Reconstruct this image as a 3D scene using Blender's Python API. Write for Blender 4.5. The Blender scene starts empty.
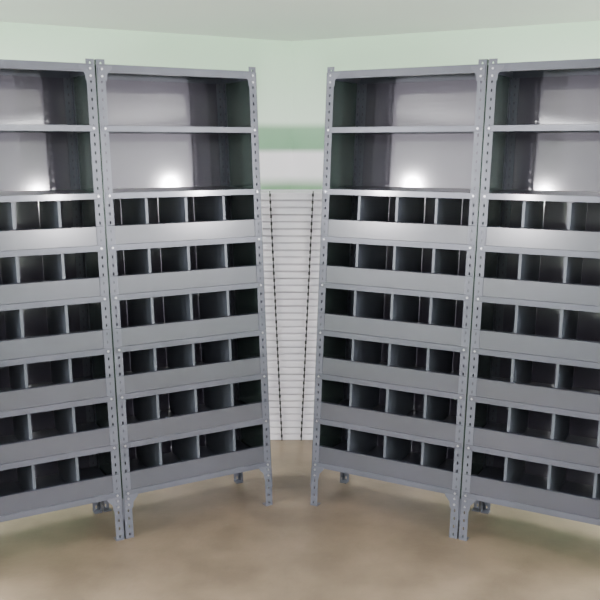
import bpy, bmesh, math, random
from mathutils import Vector
random.seed(4)
C=bpy.context.scene.collection
def lin(c):
    return tuple(((v/255)/12.92 if v/255<=.04045 else ((v/255+.055)/1.055)**2.4) for v in c)+(1,)
def mat(name,col,rough=.5,metal=0,noise=.0,nscale=5,bump=0,bscale=60,coat=0,col2=None,emit=None,es=0,spec=.5,crough=.1):
    m=bpy.data.materials.new(name); m.use_nodes=True
    nt=m.node_tree; b=nt.nodes['Principled BSDF']
    b.inputs['Roughness'].default_value=rough; b.inputs['Metallic'].default_value=metal
    b.inputs['Coat Weight'].default_value=coat; b.inputs['Coat Roughness'].default_value=crough
    b.inputs['Specular IOR Level'].default_value=spec
    c=lin(col); b.inputs['Base Color'].default_value=c
    tc=nt.nodes.new('ShaderNodeTexCoord')
    if col2:
        n=nt.nodes.new('ShaderNodeTexNoise'); n.inputs['Scale'].default_value=nscale; n.inputs['Detail'].default_value=6
        r=nt.nodes.new('ShaderNodeValToRGB'); r.color_ramp.elements[0].color=c; r.color_ramp.elements[1].color=lin(col2)
        r.color_ramp.elements[0].position=.35; r.color_ramp.elements[1].position=.65
        nt.links.new(tc.outputs['Object'],n.inputs['Vector']); nt.links.new(n.outputs['Fac'],r.inputs['Fac']); nt.links.new(r.outputs['Color'],b.inputs['Base Color'])
    if bump:
        n2=nt.nodes.new('ShaderNodeTexNoise'); n2.inputs['Scale'].default_value=bscale; n2.inputs['Detail'].default_value=3
        bp=nt.nodes.new('ShaderNodeBump'); bp.inputs['Strength'].default_value=bump; bp.inputs['Distance'].default_value=.01
        nt.links.new(tc.outputs['Object'],n2.inputs['Vector']); nt.links.new(n2.outputs['Fac'],bp.inputs['Height']); nt.links.new(bp.outputs['Normal'],b.inputs['Normal'])
    if emit:
        b.inputs['Emission Color'].default_value=lin(emit); b.inputs['Emission Strength'].default_value=es
    return m
M_post=mat('paint_post',(86,88,99),.36,.2,col2=(75,78,88),nscale=9)
M_shelf=mat('paint_shelf',(76,78,90),.30,.25,col2=(67,70,80),nscale=4,bump=.04,bscale=9,coat=.4)
M_front=mat('paint_bin_front',(52,54,66),.38,.2,col2=(48,51,61),nscale=4,bump=.03,bscale=5,coat=1,crough=.17)
M_div=mat('paint_divider',(80,85,94),.34,.2,col2=(70,75,84),nscale=4,bump=.05,bscale=8)
M_back=mat('paint_back',(70,65,80),.36,.15,col2=(63,59,73),nscale=2,bump=.02,bscale=4,coat=1,crough=.07)
M_side=mat('paint_side',(62,76,72),.25,.3,bump=.05,bscale=5,coat=.3)
M_bolt=mat('zinc_bolt',(160,160,165),.3,.9)

class MB:
    def __init__(s): s.bm=bmesh.new()
    def box(s,x0,x1,y0,y1,z0,z1):
        v=[s.bm.verts.new(p) for p in [(x0,y0,z0),(x1,y0,z0),(x1,y1,z0),(x0,y1,z0),(x0,y0,z1),(x1,y0,z1),(x1,y1,z1),(x0,y1,z1)]]
        for f in [(3,2,1,0),(4,5,6,7),(0,1,5,4),(1,2,6,5),(2,3,7,6),(3,0,4,7)]: s.bm.faces.new([v[i] for i in f])
    def prism(s,pts,off):
        off=Vector(off); a=[s.bm.verts.new(p) for p in pts]; b=[s.bm.verts.new(Vector(p)+off) for p in pts]
        n=len(pts); s.bm.faces.new(a); s.bm.faces.new(b[::-1])
        for i in range(n): s.bm.faces.new([a[i],b[i],b[(i+1)%n],a[(i+1)%n]])
    def strip(s,fn,wd,z0,z1,pitch,hr,hz,off):
        n=int(round((z1-z0)/pitch)); ph=(z1-z0)/n
        for i in range(n):
            a=z0+i*ph; b=a+ph; cz=(a+b)/2; cu=wd*off
            O=[(0,a),(cu,a),(wd,a),(wd,cz),(wd,b),(cu,b),(0,b),(0,cz)]
            I=[(cu+hr*math.cos(t)*1.0,cz+hz*math.sin(t)) for t in [math.radians(225+45*k) for k in range(8)]]
            ov=[s.bm.verts.new(fn(*p)) for p in O]; iv=[s.bm.verts.new(fn(*p)) for p in I]
            for k in range(8):
                j=(k+1)%8; s.bm.faces.new([ov[k],ov[j],iv[j],iv[k]])
    def hexbolt(s,x,y,z,r=.005,h=.005):
        s.prism([(x+r*math.cos(math.radians(45*k)),y,z+r*math.sin(math.radians(45*k))) for k in range(8)],(0,-h,0))
    def obj(s,name,m,T=None,parent=None,solid=0,bevel=0,doubles=False):
        if doubles: bmesh.ops.remove_doubles(s.bm,verts=s.bm.verts,dist=.0002)
        if T:
            for v in s.bm.verts: v.co=T(v.co)
        bmesh.ops.recalc_face_normals(s.bm,faces=s.bm.faces)
        me=bpy.data.meshes.new(name); s.bm.to_mesh(me); s.bm.free(); me.materials.append(m)
        o=bpy.data.objects.new(name,me); C.objects.link(o)
        if parent: o.parent=parent
        if solid:
            d=o.modifiers.new('s','SOLIDIFY'); d.thickness=solid; d.offset=0
        if bevel:
            d=o.modifiers.new('b','BEVEL'); d.width=bevel; d.segments=2; d.limit_method='ANGLE'
        return o

W=.757; D=.370
X=Vector((.6545,.380,0)).normalized(); Y=Vector((-.484,.875,0)).normalized(); Z=Vector((-.072/2.1,.08/2.1,1))
P0=Vector((-.7495,3.698,0))
SH=[1.841,1.556]
BN=[1.307,1.088,.857,.643,.420,.1995]
PW=.036
def unit(P,mirror):
    s=-1 if mirror else 1
    e=bpy.data.objects.new('metal_shelving_unit',None); C.objects.link(e); e.location=(s*P.x,P.y,0)
    def T(c):
        v=X*c.x+Y*c.y+Z*c.z
        return Vector((s*v.x,v.y,v.z))
    kw=dict(T=T,parent=e)
    m=MB()
    for (x,sx) in ((0,1),(W,-1)):
        for (y,sy) in ((0,1),(D,-1)):
            m.strip(lambda u,z:(x+sx*u,y,z),PW,0,2.115,.0372,.0042,.0080,.5)
            m.strip(lambda u,z:(x,y+sy*u,z),PW,0,2.115,.0372,.0042,.0080,.5)
    m.obj('slotted_posts',M_post,solid=.002,doubles=True,**kw)
    m=MB()
    for x in (0,W-PW):
        for y in (0,D-PW): m.box(x-.001,x+PW+.001,y-.001,y+PW+.001,0,.004)
    m.obj('foot_plates',M_post,**kw)
    def tray(m,zt,lip=.03,g=.003):
        m.box(g,W-g,.003,D-.003,zt-.0015,zt)
        m.box(PW*.15,W-PW*.15,-.0035,-.0015,zt-lip,zt)
        m.box(PW*.15,W-PW*.15,-.0035,.012,zt-lip,zt-lip+.0015)
        m.box(g,W-g,D-.005,D-.003,zt-lip,zt)
        m.box(g,g+.002,.003,D-.003,zt-lip,zt); m.box(W-g-.002,W-g,.003,D-.003,zt-lip,zt)
        m.box(PW*.15,W-PW*.15,-.0035,.004,zt-.0015,zt)
    m=MB()
    tray(m,2.095,.035)
    for z in SH: tray(m,z,.026)
    for z in BN: tray(m,z+.026,.026)
    m.obj('shelves',M_shelf,bevel=.0008,**kw)
    m=MB()
    H=.079; lean=.001
    for z in BN:
        z0=z+.027
        m.prism([(.006,.001,z0-.001),(.006,.003,z0-.001),(.006,lean+.003,z0+H),(.006,lean+.001,z0+H)],(W-.012,0,0))
        m.prism([(.006,lean+.001,z0+H-.001),(.006,lean-.004,z0+H+.002),(.006,lean,z0+H+.004),(.006,lean+.014,z0+H+.003),(.006,lean+.014,z0+H+.001)],(W-.012,0,0))
    m.obj('bin_fronts',M_front,bevel=.0006,**kw)
    m=MB()
    tops=[SH[1]-.03]+BN[:-1]
    for z,zt in zip(BN,tops):
        for k in (1,2,3):
            x=W*k/4
            m.box(x-.001,x+.001,.022,D-.006,z+.028,zt-.001)
            m.box(x-.001,x+.011,.020,.022,z+.028,zt-.001)
            m.box(x-.001,x+.014,.022,D-.006,z+.028,z+.030)
    m.obj('bin_dividers',M_div,**kw)
    m=MB(); m.box(0,W,D+.0015,D+.003,.19,2.09)
    m.obj('back_panel',M_back,**kw)
    m=MB(); m.box(-.003,-.0015,0,D,.19,2.09); m.box(W+.0015,W+.003,0,D,.19,2.09)
    m.obj('side_panels',M_side,**kw)
    m=MB(); b=MB(); g=.062
    def gus(xa,sx,za,sz,y=-.0045):
        m.prism([(xa,y,za),(xa+sx*g,y,za),(xa+sx*g,y,za+sz*.01),(xa+sx*(PW+.004),y,za+sz*(g*.55)),(xa+sx*PW,y,za+sz*g),(xa,y,za+sz*g)],(0,.002,0))
    for xa,sx in ((.004,1),(W-.004,-1)):
        gus(xa,sx,2.088,-1); gus(xa,sx,BN[5]+.004,-1)
        for z in (2.075,2.045,BN[5]-.012,BN[5]-.04): b.hexbolt(xa+sx*.016,-.0045,z)
        for z in SH: b.hexbolt(xa+sx*.016,-.0035,z-.013)
        for z in BN: b.hexbolt(xa+sx*.016,-.0035,z+.013)
    for x in (-.005,W+.003):
        for y,sy in ((0,1),(D,-1)):
            m.prism([(x,y,.19),(x,y+sy*.09,.19),(x,y+sy*PW,.10),(x,y,.09)],(.002,0,0))
    m.obj('gusset_plates',M_post,**kw); b.obj('bolts',M_bolt,**kw)
    return e
PA=P0-X*(W+.010)
for mir in (False,True):
    unit(P0,mir); unit(PA,mir)

# ---------- room ----------
M_floor=mat('concrete_floor',(112,98,82),.5,col2=(93,81,67),nscale=4,bump=.1,bscale=40)
M_ceil=mat('ceiling_paint',(246,250,246),.7)
M_wall=mat('room_paint',(214,224,216),.6)
def bandmat():
    m=mat('back_wall_paint',(205,225,205),.4)
    nt=m.node_tree;b=nt.nodes['Principled BSDF']
    g=nt.nodes.new('ShaderNodeNewGeometry'); sp=nt.nodes.new('ShaderNodeSeparateXYZ')
    mr=nt.nodes.new('ShaderNodeMath'); mr.operation='DIVIDE'; mr.inputs[1].default_value=2.5
    r=nt.nodes.new('ShaderNodeValToRGB'); cr=r.color_ramp; cr.interpolation='LINEAR'
    cr.elements[0].position=0; cr.elements[0].color=lin((140,175,145))
    cr.elements[1].position=1; cr.elements[1].color=lin((208,240,210))
    for z,c in ((1.46,(112,154,116)),(1.54,(248,240,248)),(1.70,(252,242,252)),(1.74,(112,156,122)),(1.88,(126,168,134)),(1.93,(228,243,228))):
        q=cr.elements.new(z/2.5); q.color=lin(c)
    nt.links.new(g.outputs['Position'],sp.inputs[0]); nt.links.new(sp.outputs['Z'],mr.inputs[0]); nt.links.new(mr.outputs[0],r.inputs[0]); nt.links.new(r.outputs[0],b.inputs['Base Color'])
    return m
M_bw=bandmat()
def wall(name,a,b,m,z0=0,z1=2.5,th=.08,out=1):
    a=Vector((a[0],a[1],0)); b=Vector((b[0],b[1],0)); d=(b-a).normalized(); n=Vector((-d.y,d.x,0))*out*th
    mb=MB(); mb.prism([a+Vector((0,0,z0)),b+Vector((0,0,z0)),b+n+Vector((0,0,z0)),a+n+Vector((0,0,z0))],(0,0,z1-z0)); return mb.obj(name,m)
yb=6.5; sl=.563
wall('wall_back_left',(-3.5,yb-3.5*sl),(0,yb),M_bw)
wall('wall_back_right',(0,yb),(3.5,yb-3.5*sl),M_bw)
wall('wall_left',(-3.5,-2.5),(-3.5,yb-3.5*sl),M_wall)
wall('wall_right',(3.5,yb-3.5*sl),(3.5,-2.5),M_wall)
wall('wall_front',(3.5,-2.5),(-3.5,-2.5),M_wall)
mb=MB(); mb.box(-3.6,3.6,-2.6,6.7,-.08,0); mb.obj('floor',M_floor)
mb=MB(); mb.box(-3.6,3.6,-2.6,6.7,2.5,2.58); mb.obj('ceiling',M_ceil)

# ---------- stack of white trays ----------
M_white=mat('white_tray_paint',(222,215,224),.35,col2=(206,201,212),nscale=6)
M_black=mat('black_strap',(22,22,24),.6)
e=bpy.data.objects.new('stack_of_white_shelf_trays',None); C.objects.link(e); e.location=(0,5.05,0)
m=MB(); n=36; ph=1.49/n
for i in range(n):
    o=random.uniform(-.003,.003); z=i*ph
    xa,xb=-.95+random.uniform(-.01,.01),.95
    m.box(xa,xb,o,o+.002,z+.001,z+ph-.0065)
    m.box(xa,xb,o,.42,z+ph-.0085,z+ph-.0065)
    m.box(xa,xb,o,o+.03,z+.001,z+.003)
    m.box(xa,xb,.010,.012,z,z+ph-.001)
    m.box(xa,xb,.418,.42,z,z+ph-.002)
    m.box(xa,xa+.002,o,.42,z,z+ph-.002); m.box(xb-.002,xb,o,.42,z,z+ph-.002)
m.obj('trays',M_white,parent=e,bevel=.0015)
m=MB()
for s in (-1,1):
    x0,x1=s*.058,s*.125
    m.prism([(x0-.003,-.012,0),(x0+.004,-.012,0),(x1+.003,-.012,1.50),(x1-.003,-.012,1.50)],(0,.003,0))
    for k in range(36):
        z=.02+k*ph; x=x0+(x1-x0)*z/1.5
        m.box(x-.006,x+.006,-.014,-.008,z,z+.018)
m.obj('edge_straps',M_black,parent=e)

# ---------- lights ----------
M_lampbody=mat('lamp_body',(235,235,235),.4)
M_tube=mat('tube_glow',(255,255,255),.4,emit=(240,250,255),es=10)
def batten(x,y,L=1.2,power=32):
    e=bpy.data.objects.new('ceiling_tube_light',None); C.objects.link(e); e.location=(x,y,2.5)
    m=MB(); m.box(-.04,.04,-L/2,L/2,-.05,0); m.box(-.02,.02,-L/2,-L/2+.02,-.09,-.05); m.box(-.02,.02,L/2-.02,L/2,-.09,-.05); m.obj('housing',M_lampbody,parent=e)
    bpy.ops.mesh.primitive_cylinder_add(radius=.014,depth=L-.03,location=(0,0,-.075),rotation=(math.pi/2,0,0),vertices=20)
    o=bpy.context.object; o.name='tube'; o.data.materials.append(M_tube); o.parent=e
    l=bpy.data.lights.new('lamp','AREA'); l.shape='RECTANGLE'; l.size=.08; l.size_y=L; l.energy=power; l.color=(1,.99,1)
    lo=bpy.data.objects.new('lamp',l); C.objects.link(lo); lo.location=(0,0,-.1); lo.parent=e
for x in (-1.9,1.9): batten(x,.6,power=38)
for x in (-.9,.9): batten(x,-.9,power=66)
for x in (-2.6,2.6): batten(x,3.5,power=155)  # this pair is added beyond the frame to light back wall and ceiling
def bulk(s,y,z,power,r=.1):
    e=bpy.data.objects.new('wall_lamp',None); C.objects.link(e); e.location=(s*3.5,y,z)
    bpy.ops.mesh.primitive_cylinder_add(radius=r*1.3,depth=.05,location=(-s*.025,0,0),rotation=(0,math.pi/2,0),vertices=40); o=bpy.context.object; o.name='base'; o.parent=e; o.data.materials.append(M_lampbody)
    l=bpy.data.lights.new('lamp','AREA'); l.shape='DISK'; l.size=2*r; l.energy=power; l.color=(1,.96,1)
    lo=bpy.data.objects.new('lamp',l); C.objects.link(lo); lo.location=(-s*.055,0,0); lo.rotation_euler=(0,s*math.pi/2,0); lo.parent=e
for s in (-1,1):
    bulk(s,1.2,1.81,125,.09); bulk(s,-.75,1.83,125,.09)
    # added uplight: unseen side-wall trough, put in to brighten the ceiling
    e=bpy.data.objects.new('added_ceiling_uplight',None); C.objects.link(e); e.location=(s*3.5,3.4,1.9)
    m=MB(); m.box(-s*.16,0,-.4,.4,-.01,0); m.box(-s*.16,-s*.15,-.4,.4,0,.06); m.box(-s*.16,0,-.4,-.39,0,.06); m.box(-s*.16,0,.39,.4,0,.06); m.obj('trough',M_lampbody,parent=e)
    l=bpy.data.lights.new('lamp','AREA'); l.shape='RECTANGLE'; l.size=.1; l.size_y=.7; l.energy=130; l.color=(.98,1,.98)
    lo=bpy.data.objects.new('lamp',l); C.objects.link(lo); lo.location=(-s*.08,0,.03); lo.rotation_euler=(0,math.pi+s*.5,0); lo.parent=e

w=bpy.data.worlds.new('world'); bpy.context.scene.world=w; w.use_nodes=True
w.node_tree.nodes['Background'].inputs[0].default_value=(.8,.85,.9,1); w.node_tree.nodes['Background'].inputs[1].default_value=.3
cd=bpy.data.cameras.new('camera'); cam=bpy.data.objects.new('camera',cd); C.objects.link(cam)
cam.location=(0,0,1.752); cam.rotation_euler=(math.pi/2-.1745,0,0); cd.sensor_width=36; cd.lens=870/600*36; cd.shift_x=8.5/600
bpy.context.scene.camera=cam
